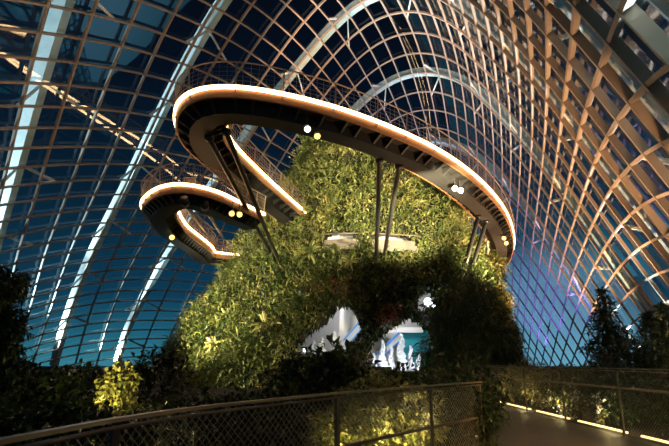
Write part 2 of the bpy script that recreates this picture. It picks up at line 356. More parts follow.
# inclined poles
def pole(xa, ya, za, xb, yb, label, r=.13, a=None):
    a = at_z(xa, ya, za) if a is None else a; b = hit_tower(xb, yb, .6)
    root = empty('support_pole', b); tag(root, label, 'pole', 'inclined poles carrying the raised walkways')
    mb = MB(); mb.tube([b, b+(a-b)*.03, b+(a-b)*.97, a], [r*.8,r,r,r*.6], 10); mb.build('shaft', M['strut'], root, True)
    mb = MB(); mb.tube([a-(a-b)*.012, a+[0,0,.12]], [.2,.24], 10); mb.build('bearing', M['strut'], root, True)
pole(209,138,Z1-.95,276,264,'left pole of the pair under the tip of the upper walkway')
pole(226,132,Z1-.95,281,267,'right pole of the pair under the tip of the upper walkway')
pole(379.5,161,Z1-.95,376,266,'left pole of the pair in front of the middle of the planted tower')
pole(399,167,Z1-.95,383,263,'right pole of the pair in front of the middle of the planted tower')
pole(478,217,Z1-.95,458,292,'left pole of the pair under the far right bend of the upper walkway',.16)
pole(486,222,Z1-.95,465,290,'right pole of the pair under the far right bend of the upper walkway',.16)
pole(184,202,Z2-.9,228,263,'left pole of the pair under the lower walkway loop',.11)
pole(204,206,Z2-.9,236,259,'right pole of the pair under the lower walkway loop',.11)
# spot lamps hung below the decks
def spotlight(p, aim, label, m='lens', r=.14, L=.40):
    root = empty('spotlight', p); tag(root, label, 'lamp', 'spot lamps hung under the raised walkways')
    d = unit(np.asarray(aim, float)-p); p = np.asarray(p, float)
    mb = MB(); mb.tube([p-d*L*.5, p-d*L*.4, p+d*L*.4, p+d*L*.5], [r*.6,r*.9,r,r*1.12], 12); mb.build('lamp_housing', M['housing'], root, True)
    mb = MB(); mb.tube([p+d*L*.49, p+d*(L*.5+.03)], [r*.95,r*.9], 12); mb.build('lens', M[m], root)
    mb = MB(); mb.bar(p+[0,0,r*.5], p+[0,0,.6], .05); mb.build('bracket', M['strut'], root)
C0 = np.array([0,0,2.])
spotlight(at_z(307,128,Z1-1.25), (0,14,6), 'left lamp of the pair under the front of the upper walkway, lens made to glow white', 'lens_white')  # white glow put into the lens to stand for the pale fixture
spotlight(at_z(317,135,Z1-1.25), (2.,0,-6), 'right lamp of the pair under the front of the upper walkway, glowing yellow')
spotlight(at_z(455,188,Z1-1.2), (0,5,0), 'left lamp of the pair under the right sweep of the upper walkway', r=.16)
spotlight(at_z(460,190,Z1-1.2), (6,5,0), 'right lamp of the pair under the right sweep of the upper walkway', r=.16)
spotlight(at_z(504,238,Z1-1.1), (0,5,0), 'upper lamp of the pair at the far right bend of the upper walkway', r=.17)
spotlight(at_z(506,243,Z1-1.1), (6,5,0), 'lower lamp of the pair at the far right bend of the upper walkway', r=.17)
spotlight(at_z(497,277,Z1-.9), (0,5,0), 'single small lamp where the upper walkway runs behind the tower', r=.18)
spotlight(at_z(232,213,Z2-1.), (-3,8,0), 'left lamp of the pair under the lower walkway loop', r=.15)
spotlight(at_z(239,214,Z2-1.), (2,8,0), 'right lamp of the pair under the lower walkway loop', r=.15)
spotlight(at_z(172,237,Z2-1.), (-3,8,0), 'single lamp under the outer edge of the lower walkway loop', r=.17)

# ------------------------------------------------------------------ planted tower
def inside(P, poly):
    x, y = P[:,0], P[:,1]; r = np.zeros(len(x), bool); n = len(poly)
    for k in range(n):
        x1,y1 = poly[k]; x2,y2 = poly[(k+1)%n]
        c = ((y1 > y) != (y2 > y)) & (x < (x2-x1)*(y-y1)/((y2-y1)+1e-12)+x1); r ^= c
    return r
def region(px, Y): return [(p[0],p[2]) for p in (at_y(x,y,Y) for x,y in px)]
CAVES = [region([(300,354),(302,343),(312,332),(325,325),(338,308),(350,306),(358,318),(362,330),(352,343),(345,354)],33.),
         region([(365,366),(366,352),(378,338),(394,326),(408,317),(420,325),(429,335),(431,350),(428,374),(400,370),(380,368)],33.),
         region([(418,310),(419,298),(428,291),(438,296),(437,308)],33.)]
SLOTS = [region([(326,250),(326,240),(333,232),(352,232),(355,246),(353,250)],35.), region([(373,255),(373,240),(384,232),(402,236),(416,246),(418,255)],35.)]
HOLES = CAVES + SLOTS
def in_hole(P):
    r = np.zeros(len(P), bool)
    for h in HOLES: r |= inside(P[:,[0,2]], h)
    return r & (P[:,1] < 42)
th = np.linspace(-math.pi, math.pi, 241); zz = np.concatenate([np.linspace(-.3, 19.6, 84), np.linspace(19.75, 20.9, 10)])
TH, ZZ = np.meshgrid(th, zz); G = tower(TH.ravel(), ZZ.ravel())
nx = len(th); F = []
cell = tower((TH[:-1,:-1]+.5*(th[1]-th[0])).ravel(), (ZZ[:-1,:-1]+.12).ravel()); hole = in_hole(cell).reshape(len(zz)-1, nx-1)
for a in range(len(zz)-1):
    for b in range(nx-1):
        if not hole[a,b]: F.append([a*nx+b, a*nx+b+1, (a+1)*nx+b+1, (a+1)*nx+b])
tw = mesh('planted_tower', G, F, M['rock'], None, True, origin=(1.3, TY0, 0))
tag(tw, 'huge cone shaped tower covered in plants in the middle of the dome', 'planted tower')
# curved concrete balconies in the two slots, parts of the tower
def arc_band(a0, a1, z0, z1, r0, r1, m, name, zc):
    a = np.linspace(a0, a1, 14); p = []
    cx = np.interp(zc, TZ, TX); R = np.interp(zc, TZ, TR)
    V = []
    for t in a:
        for r, z in ((R+r0,z0),(R+r1,z0),(R+r1,z1),(R+r0,z1)): V.append((cx+r*math.sin(t), TY0-r*math.cos(t), z))
    F = []
    for k in range(13):
        for q in range(4): F.append([4*k+q, 4*k+(q+1)%4, 4*k+4+(q+1)%4, 4*k+4+q])
    F += [[3,2,1,0],[52,53,54,55]]
    return mesh(name, V, F, m, tw)
def ang(px, py, Y=35.):
    p = at_y(px, py, Y); zc = p[2]; cx = np.interp(zc,TZ,TX); R = np.interp(zc,TZ,TR); return math.asin(max(-1,min(1,(p[0]-cx)/R))), zc
for x0, x1, yt, ym, yb in ((324,358,241,245,252),(371,420,242,247,256)):
    a0, zc = ang(x0, ym); a1, _ = ang(x1, ym)
    zt, zm, zb = at_y(340,yt,35.)[2], at_y(340,ym,35.)[2], at_y(340,yb,35.)[2]
    arc_band(a0, a1, zb, zm-.08, -.5, .45, M['concrete'], 'balcony_edge', zc)
    arc_band(a0, a1, zm-.03, zt, -.05, .06, M['concrete'], 'balcony_parapet', zc)
    arc_band(a0-.05, a1+.05, zb, zt+1.1, -1.6, -1.5, M['plaster'], 'balcony_back_wall', zc)
    mb = MB(); cx = np.interp(zc,TZ,TX); R = np.interp(zc,TZ,TR)+.2
    aa = np.linspace(a0, a1, 12); mb.tube([(cx+R*math.sin(t), TY0-R*math.cos(t), zt+.35) for t in aa], .04, 5); mb.build('balcony_rail', M['rail'], tw)
# ------------------------------------------------------------------ inside the cave at the foot of the tower
mb = MB(); a = np.linspace(-.75, .85, 30); pts = np.array([(2.2+11*math.sin(t), 47.2-10*math.cos(t), 3.6) for t in a])
mb.sweep(pts, np.tile([0,0,1.],(30,1)), unit(pts-np.array([2.2,47.2,3.6])), 7.0, .2)
tag(mb.build('wall_back', M['plaster']), kind='structure')
def px_bar(mb, x0, y0, x1, y1, Y, w, d): mb.bar(at_y(x0,y0,Y), at_y(x1,y1,Y), w, d)
mb = MB(); px_bar(mb, 341,350, 342,304, 35.5, .30, .3); o = mb.build('column', M['plaster']); tag(o, 'slim pale column in the left opening of the cave', 'column')
for (x0,y0,x1,y1,lab) in ((341,343,362,319,'blue edged sloping balustrade in the left opening of the cave'),(364,366,399,333,'blue edged sloping balustrade behind the crystals in the right opening')):
    r = empty('balustrade', at_y(x0,y0,35.6)); tag(r, lab, 'balustrade', 'sloping balustrades in the cave')
    p, q = at_y(x0,y0,35.6), at_y(x1,y1,35.6); t = unit(q-p); n = np.cross([0,-1.,0], t); 
    mb = MB(); mb.bar(p, q, .16, .12); mb.build('top_band', M['blue'], r)
    mb = MB(); mb.bar(p-n*.42*np.sign(n[2]), q-n*.42*np.sign(n[2]), .10, .10); mb.build('lower_band', M['blue'], r)
    mb = MB(); mb.bar(p-n*.24*np.sign(n[2])+[0,.05,0], q-n*.24*np.sign(n[2])+[0,.05,0], .04, .3); mb.build('panel', M['plaster'], r)
mb = MB(); c = at_y(415,350,36.3); mb.box(c+[0,0,.1], 1.9, .12, 2.5, .1); o = mb.build('panel', M['teal']); tag(o, 'teal wall panel behind the white crystals', 'panel')
mb = MB(); c = at_y(404,330,35.9); mb.box(c, 2.5, .5, .34, .08); o = mb.build('lintel', M['plaster']); tag(o, 'white slab above the teal panel in the cave', 'slab')
def crystal(px, pyb, pyt, Y, w, label, group):
    b, t = at_y(px,pyb,Y), at_y(px,pyt,Y); h = t[2]-b[2]; n = 16
    z = np.linspace(0,1,n); k = 9; V = []
    for i in range(n):
        r = w*(1-z[i]*.72)*(.8+.3*rng.random())
        for j in range(k):
            an = j*2*math.pi/k; rr = r*(.75+.5*rng.random())
            V.append((b[0]+rr*math.cos(an)+.05*math.sin(9*z[i]), b[1]+rr*math.sin(an), b[2]+h*z[i]))
    V.append((b[0], b[1], b[2]+h*1.05)); F = []
    for i in range(n-1):
        for j in range(k): F.append([i*k+j, i*k+(j+1)%k, (i+1)*k+(j+1)%k, (i+1)*k+j])
    for j in range(k): F.append([(n-1)*k+j, (n-1)*k+(j+1)%k, n*k])
    F.append(list(range(k))[::-1])
    o = mesh('crystal', V, F, M['crystal']); tag(o, label, 'crystal', group)
gr = 'white stone spires in the cave'
crystal(374,369,354,34.0,.22,'short white stone spire at the left end of the right cave opening',gr)
crystal(383,370,341,34.2,.34,'tall white stone spire left of the tallest one in the cave',gr)
crystal(392,370,347,34.4,.26,'mid height white stone spire between the two tall ones',gr)
crystal(402,370,335,34.1,.40,'tallest white stone spire in the cave',gr)
crystal(411,370,346,34.3,.28,'white stone spire just right of the tallest one in the cave',gr)
crystal(419,371,354,34.0,.24,'short white stone spire at the right end of the cave',gr)
crystal(334,354,332,34.2,.30,'white stone spire right of centre in the left cave opening',gr)
crystal(322,354,338,34.0,.26,'white stone spire in the middle of the left cave opening',gr)
crystal(313,355,341,33.8,.24,'white stone spire at the left end of the left cave opening',gr)
def wall_lamp(px, py, Y, label, r):
    p = at_y(px,py,Y); root = empty('wall_lamp', p); tag(root, label, 'lamp')
    mb = MB(); mb.tube([p+[0,.25,0], p], [r*.8,r], 12); mb.build('lamp_housing', M['housing'], root, True)
    mb = MB(); mb.tube([p+[0,-.01,0], p+[0,-.05,0]], [r*.9,r*.7], 12); mb.build('lens', M['lens_white'], root)
wall_lamp(428,302,32.8,'bright white lamp among the leaves above the right cave opening',.30)
wall_lamp(433,306,33.0,'smaller white lamp just below the bright one above the cave',.16)
wall_lamp(305,350,33.4,'small bluish lamp at the lower left corner of the cave',.13)

# ------------------------------------------------------------------ planting on the tower
def tower_samples(n, zlo=-.2, zhi=20.8, front=2.0):
    out = []
    while sum(len(o) for o in out) < n:
        z = rng.uniform(zlo, zhi, n*2); t = rng.uniform(-front, front, n*2)
        k = rng.uniform(0, 15.5, n*2) < np.interp(z, TZ, TR) + 1.2; z, t = z[k], t[k]
        p = tower(t, z); p = p[~in_hole(p)]; out.append(p)
    return np.concatenate(out)[:n]
def tower_normal(p):
    d = p - np.stack([np.interp(p[:,2],TZ,TX), np.full(len(p),TY0), p[:,2]],1); d[:,2] = np.interp(p[:,2], [0,14,18.5,20.9], [.30,.38,1.2,6.])*np.linalg.norm(d,axis=1).clip(.5)**.0*np.linalg.norm(d,axis=1)
    return unit(d)
def foliage(name, label, m, P, nl, l0, l1, asp, spread, lift=.0, droop=.25, thick=.95):
    """tufts at P, nl leaves each"""
    n = tower_normal(P); N = len(P)*nl
    B = np.repeat(P + n*rng.uniform(-.1,thick,(len(P),1)), nl, 0) + rng.normal(0,.19,(N,3))
    D = unit(np.repeat(n,nl,0)*.7 + rng.normal(0,spread,(N,3)) + np.array([0,0,lift]))
    L = rng.uniform(l0,l1,N)*np.repeat(rng.uniform(.75,1.3,len(P)),nl)
    upv = unit(np.array([0,0,1.]) + rng.normal(0,.3,(N,3)))
    V, Fc = leaves(B, D, upv, L, L*asp, droop)
    k = in_hole(V.reshape(-1,5,3).mean(1)); keep = ~k
    V = V.reshape(-1,5,3)[keep].reshape(-1,3); N2 = keep.sum()
    Fc = (np.arange(N2)[:,None,None]*5 + np.array([[0,2,1],[0,3,2],[1,2,4],[2,3,4]])[None]).reshape(-1,3)
    o = mesh(name, V, Fc, m, None); tag(o, label, 'foliage', kind='stuff'); return o
Pt = tower_samples(6000)
noise = np.sin(Pt[:,0]*1.3+2*np.sin(Pt[:,2]*.9))+np.cos(Pt[:,2]*1.7+Pt[:,0]*.6)+rng.normal(0,.5,len(Pt))
hi = Pt[:,2] > 9.5
a = Pt[(noise > .2)]; b = Pt[(noise <= .2) & (noise > -.9)]; c = Pt[noise <= -.9]
foliage('leafy_plants', 'mid green leafy plants covering the planted tower', M['leaf_mid'], a, 17, .16,.42,.42,.6,.05)
foliage('yellow_green_plants', 'yellow green bushy plants in patches on the planted tower', M['leaf_yellow'], b, 17, .16,.42,.28,.62,.1)
foliage('fern_fronds', 'narrow drooping fern fronds on the planted tower', M['leaf_mid'], c, 12, .35,.85,.12,.5,.15,.5)
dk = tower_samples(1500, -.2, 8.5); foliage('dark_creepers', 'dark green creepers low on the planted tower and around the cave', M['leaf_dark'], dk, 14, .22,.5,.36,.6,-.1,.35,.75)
# hanging growth round the cave mouth
rim = []
for h in CAVES[:2]:
    hp = np.array(h); c = hp.mean(0)
    for k in range(len(hp)):
        for s in np.linspace(0,1,10,endpoint=False):
            q = hp[k]*(1-s)+hp[(k+1)%len(hp)]*s; q = c+(q-c)*1.08
            if q[1] > c[1]-.6: rim.append(q)
rim = np.array(rim); rim = np.repeat(rim, 3, 0) + rng.normal(0,.16,(len(rim)*3,2))
R3 = np.stack([rim[:,0], 33.2-.02*rim[:,0]**2 + rng.uniform(-.8,.4,len(rim)), rim[:,1]],1)
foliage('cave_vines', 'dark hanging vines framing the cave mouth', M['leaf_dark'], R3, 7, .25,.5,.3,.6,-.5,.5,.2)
rd = np.array([at_y(x,y,31.6) for x,y in ((383,317),(387,313),(391,318),(388,322),(380,321),(322,295),(338,293),(345,290),(333,287),(395,312))])
foliage('red_bromeliads', 'dull red leaf clumps above the cave mouth', M['leaf_red'], np.repeat(rd,3,0)+rng.normal(0,.15,(len(rd)*3,3)), 6, .2,.4,.3,.7)

# single rosette ferns that stand out of the planting
def rosette(p, n, r, m, label, group, nl=30):
    root = empty('rosette_fern', p); tag(root, label, 'fern', group)
    t = rng.uniform(0,2*math.pi,nl); el = rng.uniform(.15,1.1,nl)
    n = n/np.linalg.norm(n); a = unit(np.cross(n,[.3,.2,1.])); b = np.cross(n,a)
    D = (np.cos(t)*np.cos(el))[:,None]*a + (np.sin(t)*np.cos(el))[:,None]*b + np.sin(el)[:,None]*n
    V = []; F = []
    for k in range(nl):
        d = D[k]; L = r*rng.uniform(.8,1.15); s = unit(np.cross(d,n)); 
        q = [p+d*L*x + n*L*(.25*x-.45*x*x) - np.array([0,0,.15*L*x*x]) for x in (0,.35,.7,1.)]
        w = [.03*r,.085*r,.07*r,.008]; o = len(V)
        for x,y in zip(q,w): V += [x-s*y, x+n*y*.5, x+s*y]
        for i in range(3):
            F += [[o+3*i,o+3*i+1,o+3*i+4,o+3*i+3],[o+3*i+1,o+3*i+2,o+3*i+5,o+3*i+4]]
    mesh('fronds', V, F, m, root)
    mb = MB(); mb.tube([p-n*.3, p+n*.06], [.10*r+.03,.05*r], 8); mb.build('crown', M['bark'], root)
for x,y,r,mm,lab in ((316,158,1.0,'leaf_yellow','large pale rosette fern at the top left of the planted tower'),
        (312,173,.8,'leaf_yellow','small pale rosette fern just below the large one at the tower top'),
        (326,194,1.0,'leaf_yellow','pale starry rosette fern right of the end of the upper walkway'),
        (328,218,1.0,'leaf_yellow','starry rosette fern above the left balcony slot'),
        (311,254,1.3,'leaf_mid','big spiky rosette fern left of the left balcony slot'),
        (360,200,.9,'leaf_mid','rosette fern left of the pair of poles, high on the tower'),
        (345,172,.8,'leaf_yellow','rosette fern near the tower top below the walkway lamps'),
        (420,205,.9,'leaf_yellow','rosette fern right of the pole pair under the walkway'),
        (440,232,1.0,'leaf_mid','rosette fern on the right shoulder of the tower'),
        (297,226,.9,'leaf_mid','rosette fern below the end of the upper walkway'),
        (350,262,.9,'leaf_yellow','golden rosette plant between the two balcony slots'),
        (266,325,1.2,'leaf_yellow','golden bushy rosette low on the left side of the tower'),
        (228,318,1.1,'leaf_mid','green rosette fern on the lower left flank of the tower'),
        (215,345,1.0,'leaf_yellow','yellowish rosette fern near the bottom left of the tower'),
        (300,300,1.0,'leaf_dark','dark rosette fern above the left cave opening'),
        (425,262,1.0,'leaf_yellow','yellow rosette plant right of the right balcony slot')):
    p = hit_tower(x,y,-.35); rosette(p, tower_normal(p[None])[0]*.8+np.array([0,-.2,.45]), r, M[mm], lab, 'rosette ferns on the planted tower')

# ------------------------------------------------------------------ ground, path, ledges
o = mesh('ground', [(-140,-40,-.06),(140,-40,-.06),(140,200,-.06),(-140,200,-.06)], [[0,1,2,3]], M['ground'], origin=(0,0,-.06)); tag(o, kind='structure')
FT = EYE - .32                                   # height of the left railing's top rail
lf = np.array([at_z(x,y,FT)[:2] for x,y in ((20,437.5),(60,430),(120,419),(200,407.5),(270,400),(340,393),(440,385),(481,381.9))])
lf = np.vstack([[lf[0]+(lf[0]-lf[1])*2.2], lf])
RB = np.array([at_z(x,y,0)[:2] for x,y in ((526,410),(561,421),(613,433.5))]); RX = RB[:,0].mean()+.02; RS = (RB[0,1]-RB[2,1])/2; RY = RB[1,1]
pts = [(RX,-3),(RX,30),(RX-2.9,30)] + [tuple(p) for p in lf[::-1]] + [(-6,-3)]
V = [(x,y,0.) for x,y in pts] + [(x,y,-.05) for x,y in pts]; n = len(pts)
o = mesh('floor', V, [list(range(n))]+[[k,k+n,(k+1)%n+n,(k+1)%n] for k in range(n)], M['path'], origin=(0,0,0)); tag(o, 'dark paved path', 'path', kind='structure')
mb = MB()
e = shell(np.linspace(-1,23,60), np.full(60,24.6)); e[:,2] = .18
mb.sweep(e, np.tile([0,0,1.],(60,1)), unit(np.cross(np.gradient(e,axis=0),[0,0,1.])), .5, .5); tag(mb.build('kerb_strip', M['ledge']), kind='structure')
mb = MB(); mb.box((-17.5,27.5,.55), 11, .6, .3, -.06); o = mb.build('planter_wall', M['ledge']); tag(o, 'low lit stone ledge beyond the dark shrubs at lower left', 'ledge')

# ------------------------------------------------------------------ railings
def railing(name, label, plan, posts, z_top, z_mid, post_r, cell, parts_label=None, wire_r=.0028):
    q = spline(plan, 90); root = empty(name, (q[0][0], q[0][1], 0)); tag(root, label, 'railing')
    t = unit(np.gradient(q,axis=0)); sd = np.stack([-t[:,1],t[:,0],np.zeros(len(q))],1); up = np.tile([0,0,1.],(len(q),1))
    A = np.column_stack([q, np.full(len(q), z_top)])
    mb = MB(); mb.sweep(A, sd, up, .055, .022); mb.build('top_rail', M['fence'], root)
    mb = MB(); mb.tube(A-[0,0,.045], .012, 6); mb.build('wire_rail', M['fence'], root)
    A2 = A.copy(); A2[:,2] = z_mid; mb = MB(); mb.tube(A2, .021, 8); mb.build('middle_rail', M['fence'], root)
    for p in posts:
        mb = MB(); mb.box((p[0],p[1],z_top/2-.03), .05, .035, z_top-.04, math.atan2(t[len(q)//2][1],t[len(q)//2][0])); mb.build('post', M['post'], root)
    # diamond wire net
    s = np.concatenate([[0],np.cumsum(np.linalg.norm(np.diff(q,axis=0),axis=1))]); L = s[-1]; H = z_top-.10
    mb = MB(); asp = 1.25
    def P(u, v): return np.array([np.interp(u,s,q[:,0]), np.interp(u,s,q[:,1]), v])
    for k in np.arange(-H*asp, L, cell):
        for sg in (1,-1):
            seg = [(k+asp*v if sg > 0 else k+asp*(H-v), v) for v in np.linspace(0,H,4)]
            seg = [P(u,v+.04) for u,v in seg if 0 <= u <= L]
            if len(seg) >= 2: mb.tube(seg, wire_r, 3)
    mb.build('wire_net', M['wire'], root)
    return root
railing('railing', 'metal railing with wire net in the left foreground', lf, [at_z(x,y,FT)[:2] for x,y in ((116,420),(337,393.3),(430,385.8),(479,382))], FT, EYE-.86, .03, .085)
rp = [(RX, RY+RS*k) for k in (-4,-3,-2,-1,0,1,2,3,4,5,6,7)]
railing('railing', 'metal railing with wire net along the right side of the path', np.array([rp[0],rp[5],rp[-1]]), rp, EYE-.13, EYE-.50, .03, .085, wire_r=.002)

# ------------------------------------------------------------------ plants in the foreground
def shrub(name, cat, label, c, rx, ry, z0, z1, nl, l0, l1, asp, m, group=None, stems=7, droop=.3, shape=.55, lift=.25):
    c = np.array([c[0],c[1],0.]); root = empty(name, c); tag(root, label, cat, group)
    n = nl; d = unit(rng.normal(0,1,(n,3))); rad = rng.uniform(shape,1.,n)**.6
    lump = 1+.22*np.sin(5*np.arctan2(d[:,1],d[:,0])+3*d[:,2])+.15*np.sin(9*d[:,2]+4*d[:,0])
    B = c + d*(rad*lump)[:,None]*np.array([rx,ry,(z1-z0)/2]) + np.array([0,0,(z0+z1)/2])
    B[:,2] = np.maximum(B[:,2], .04)
    D = unit(d*.7 + rng.normal(0,.6,(n,3)) + np.array([0,0,lift])); L = rng.uniform(l0,l1,n)
    V, F = leaves(B, D, unit(np.array([0,0,1.])+rng.normal(0,.3,(n,3))), L, L*asp, droop)
    mesh('foliage', V, F, m, root)
    for k in range(stems):
        a = rng.uniform(0,2*math.pi); e = c+np.array([rx*.55*math.cos(a), ry*.55*math.sin(a), z0+(z1-z0)*rng.uniform(.45,.75)])
        mb = MB(); mb.tube([c+[.06*math.cos(a),.06*math.sin(a),-.03], c*.5+e*.5+[0,0,.1], e], [.02,.015,.006], 5); mb.build('stem', M['bark'], root)
    return root
def depth(px, y): return (px-334.5)/520.*(y*.966)    # plan x of a column of the photo at distance y
SH = 'dark shrubs at lower left'
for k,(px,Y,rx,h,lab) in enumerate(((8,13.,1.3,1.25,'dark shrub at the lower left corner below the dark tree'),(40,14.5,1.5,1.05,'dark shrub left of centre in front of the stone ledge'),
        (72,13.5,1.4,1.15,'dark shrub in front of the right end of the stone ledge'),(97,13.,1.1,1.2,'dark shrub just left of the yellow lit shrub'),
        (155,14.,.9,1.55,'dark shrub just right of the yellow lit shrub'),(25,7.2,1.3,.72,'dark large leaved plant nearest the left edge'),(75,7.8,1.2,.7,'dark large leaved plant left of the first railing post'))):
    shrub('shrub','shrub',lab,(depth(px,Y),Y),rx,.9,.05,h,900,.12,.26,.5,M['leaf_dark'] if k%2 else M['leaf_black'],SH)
shrub('shrub','shrub','yellow lit upright shrub behind the first railing post',(depth(120,11.),11.),.36,.4,.0,1.30,800,.08,.17,.65,M['leaf_yellow'])
shrub('shrub','shrub','low yellow lit plant behind the net right of the first railing post',(depth(138,8.),8.),.5,.4,.0,.75,420,.07,.15,.6,M['leaf_yellow'])
shrub('shrub','shrub','dark leafy plant overhanging the left end of the left railing',(-1.62,2.25),.55,.4,.1,1.02,420,.05,.11,.5,M['leaf_dark'])
HG = 'hedge behind the left railing'
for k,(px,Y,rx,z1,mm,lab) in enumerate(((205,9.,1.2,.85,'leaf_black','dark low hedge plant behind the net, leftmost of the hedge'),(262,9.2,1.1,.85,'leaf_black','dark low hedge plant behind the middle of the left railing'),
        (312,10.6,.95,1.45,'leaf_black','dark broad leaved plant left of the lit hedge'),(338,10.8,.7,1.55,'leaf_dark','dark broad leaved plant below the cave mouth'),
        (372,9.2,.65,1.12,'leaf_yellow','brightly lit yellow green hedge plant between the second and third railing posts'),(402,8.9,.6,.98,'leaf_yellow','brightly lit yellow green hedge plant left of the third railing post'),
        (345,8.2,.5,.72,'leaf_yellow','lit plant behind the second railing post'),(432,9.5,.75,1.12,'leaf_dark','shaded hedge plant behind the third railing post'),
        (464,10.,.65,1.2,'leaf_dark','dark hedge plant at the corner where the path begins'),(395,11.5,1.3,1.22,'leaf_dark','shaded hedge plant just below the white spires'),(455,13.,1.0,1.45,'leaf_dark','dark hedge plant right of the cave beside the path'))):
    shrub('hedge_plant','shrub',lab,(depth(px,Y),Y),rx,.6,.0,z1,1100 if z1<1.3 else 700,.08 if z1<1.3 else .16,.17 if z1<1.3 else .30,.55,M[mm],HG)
shrub('hedge_plant','shrub','dark leafy plant against the end of the left railing',(2.25,9.15),.42,.4,.0,1.05,700,.08,.16,.5,M['leaf_dark'],HG)
CR = 'creepers behind the right railing'
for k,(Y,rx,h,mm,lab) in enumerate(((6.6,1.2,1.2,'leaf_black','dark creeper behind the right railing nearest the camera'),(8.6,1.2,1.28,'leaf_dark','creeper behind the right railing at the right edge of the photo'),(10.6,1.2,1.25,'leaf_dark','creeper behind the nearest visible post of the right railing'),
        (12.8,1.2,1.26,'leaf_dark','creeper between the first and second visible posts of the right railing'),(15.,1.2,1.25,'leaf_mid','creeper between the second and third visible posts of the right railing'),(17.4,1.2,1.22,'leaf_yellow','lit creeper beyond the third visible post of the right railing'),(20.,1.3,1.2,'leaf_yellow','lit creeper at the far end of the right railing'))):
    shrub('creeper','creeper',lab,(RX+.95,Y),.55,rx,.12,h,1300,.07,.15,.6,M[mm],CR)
for k,(px,py,lab) in enumerate(((549,400,'white flowering plant left of the second visible post of the right railing'),(577,398,'white flowering plant between two posts of the right railing'),(600,404,'white flowering plant just left of the nearest visible post'),(565,412,'low white flowering plant at the base of the right railing'))):
    t = (RX+.42)/ray(px,py)[0]; p = np.array([0,0,EYE])+ray(px,py)*t
    r = shrub('flowering_plant','plant',lab,(p[0],p[1]),.10,.2,.05,max(p[2],.2)+.1,50,.08,.14,.5,M['leaf_mid'],'white flowers behind the right railing',3)
    nf = 46; B = p+rng.normal(0,1,(nf,3))*np.array([.06,.22,.10]); D = unit(rng.normal(0,1,(nf,3))+np.array([-.8,-.6,.2]))
    V,F = leaves(B,D,unit(rng.normal(0,1,(nf,3))),rng.uniform(.05,.10,nf),rng.uniform(.04,.07,nf),.1); tag(mesh('flowers',V,F,M['petal'],r), kind='stuff')
def conifer(px, Y, ztop, zlow, r, label, m, tiers=16, lean=0.):
    c = np.array([depth(px,Y),Y,0.]); root = empty('conifer', c); tag(root, label, 'tree')
    mb = MB(); mb.tube([c+[0,0,-.04], c+[0,0,ztop*.6], c+[0,0,ztop]], [.12,.07,.01], 7); mb.build('trunk', M['bark'], root)
    B=[];D=[];L=[]
    for k in range(tiers):
        f = k/(tiers-1); z = zlow+(ztop-zlow)*f; R = r*(1-f)**.8+.06; nb = int(7+6*(1-f)); w0 = rng.uniform(0,6.3)
        for j in range(nb):
            an = w0+j*2*math.pi/nb+rng.normal(0,.15); d = np.array([math.cos(an),math.sin(an),.28-.4*rng.random()]); RR = R*rng.uniform(.65,1.15)
            for s in np.linspace(.1,1,max(4,int(RR*14))):
                q = c+[0,0,z]+d*RR*s-np.array([0,0,.25*RR*s*s])
                for _ in range(3): B.append(q); D.append(d*.8+rng.normal(0,.55,3)); L.append(rng.uniform(.14,.28))
    B,D,L = map(np.array,(B,D,L)); V,F = leaves(B,unit(D),unit(np.array([0,0,1.])+rng.normal(0,.4,(len(B),3))),L,L*.30,.2)
    mesh('foliage', V, F, m, root)
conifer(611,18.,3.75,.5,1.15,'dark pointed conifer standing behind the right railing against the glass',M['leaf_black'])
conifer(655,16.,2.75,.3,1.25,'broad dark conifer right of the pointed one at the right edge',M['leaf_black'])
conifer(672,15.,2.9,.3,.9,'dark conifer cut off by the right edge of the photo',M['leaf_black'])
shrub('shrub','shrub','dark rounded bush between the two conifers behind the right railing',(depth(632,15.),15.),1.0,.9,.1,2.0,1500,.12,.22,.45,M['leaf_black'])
def tree(px, Y, z0, z1, rx, label, m, nl=2600, l0=.15, l1=.32, asp=.35, tr=.11, nb=11):
    c = np.array([depth(px,Y),Y,0.]); root = empty('tree', c); tag(root, label, 'tree')
    mb = MB(); mb.tube([c+[0,0,-.04], c+[.1,0,(z0+z1)*.35], c+[-.05,0,z1*.8]], [tr,tr*.7,.02], 8); mb.build('trunk', M['bark'], root)
    cs = c+np.stack([rng.uniform(-1,1,nb)*rx*.7, rng.uniform(-1,1,nb)*rx*.7, np.linspace(z0+.3,z1-.4,nb)],1)
    k = rng.integers(0,nb,nl); B = cs[k]+unit(rng.normal(0,1,(nl,3)))*rng.uniform(.2,.75,(nl,1))*rx*.75*np.array([1,1,.6])
    D = unit(B-cs[k]+rng.normal(0,.3,(nl,3))+np.array([0,0,-.1])); L = rng.uniform(l0,l1,nl)
    V,F = leaves(B,D,unit(np.array([0,0,1.])+rng.normal(0,.3,(nl,3))),L,L*asp,.35); mesh('foliage',V,F,m,root)
    for q in cs[::2]:
        mb = MB(); mb.tube([c+[0,0,max(.3,q[2]*.7)], q], [.035,.012], 5); mb.build('branch', M['bark'], root)
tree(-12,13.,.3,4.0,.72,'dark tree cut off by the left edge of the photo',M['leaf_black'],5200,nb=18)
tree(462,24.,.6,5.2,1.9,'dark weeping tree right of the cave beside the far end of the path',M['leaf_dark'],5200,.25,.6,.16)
tree(497,26.,.3,3.6,1.3,'dark bushy tree at the far end of the path under the glass',M['leaf_dark'],3200,.2,.4,.3)
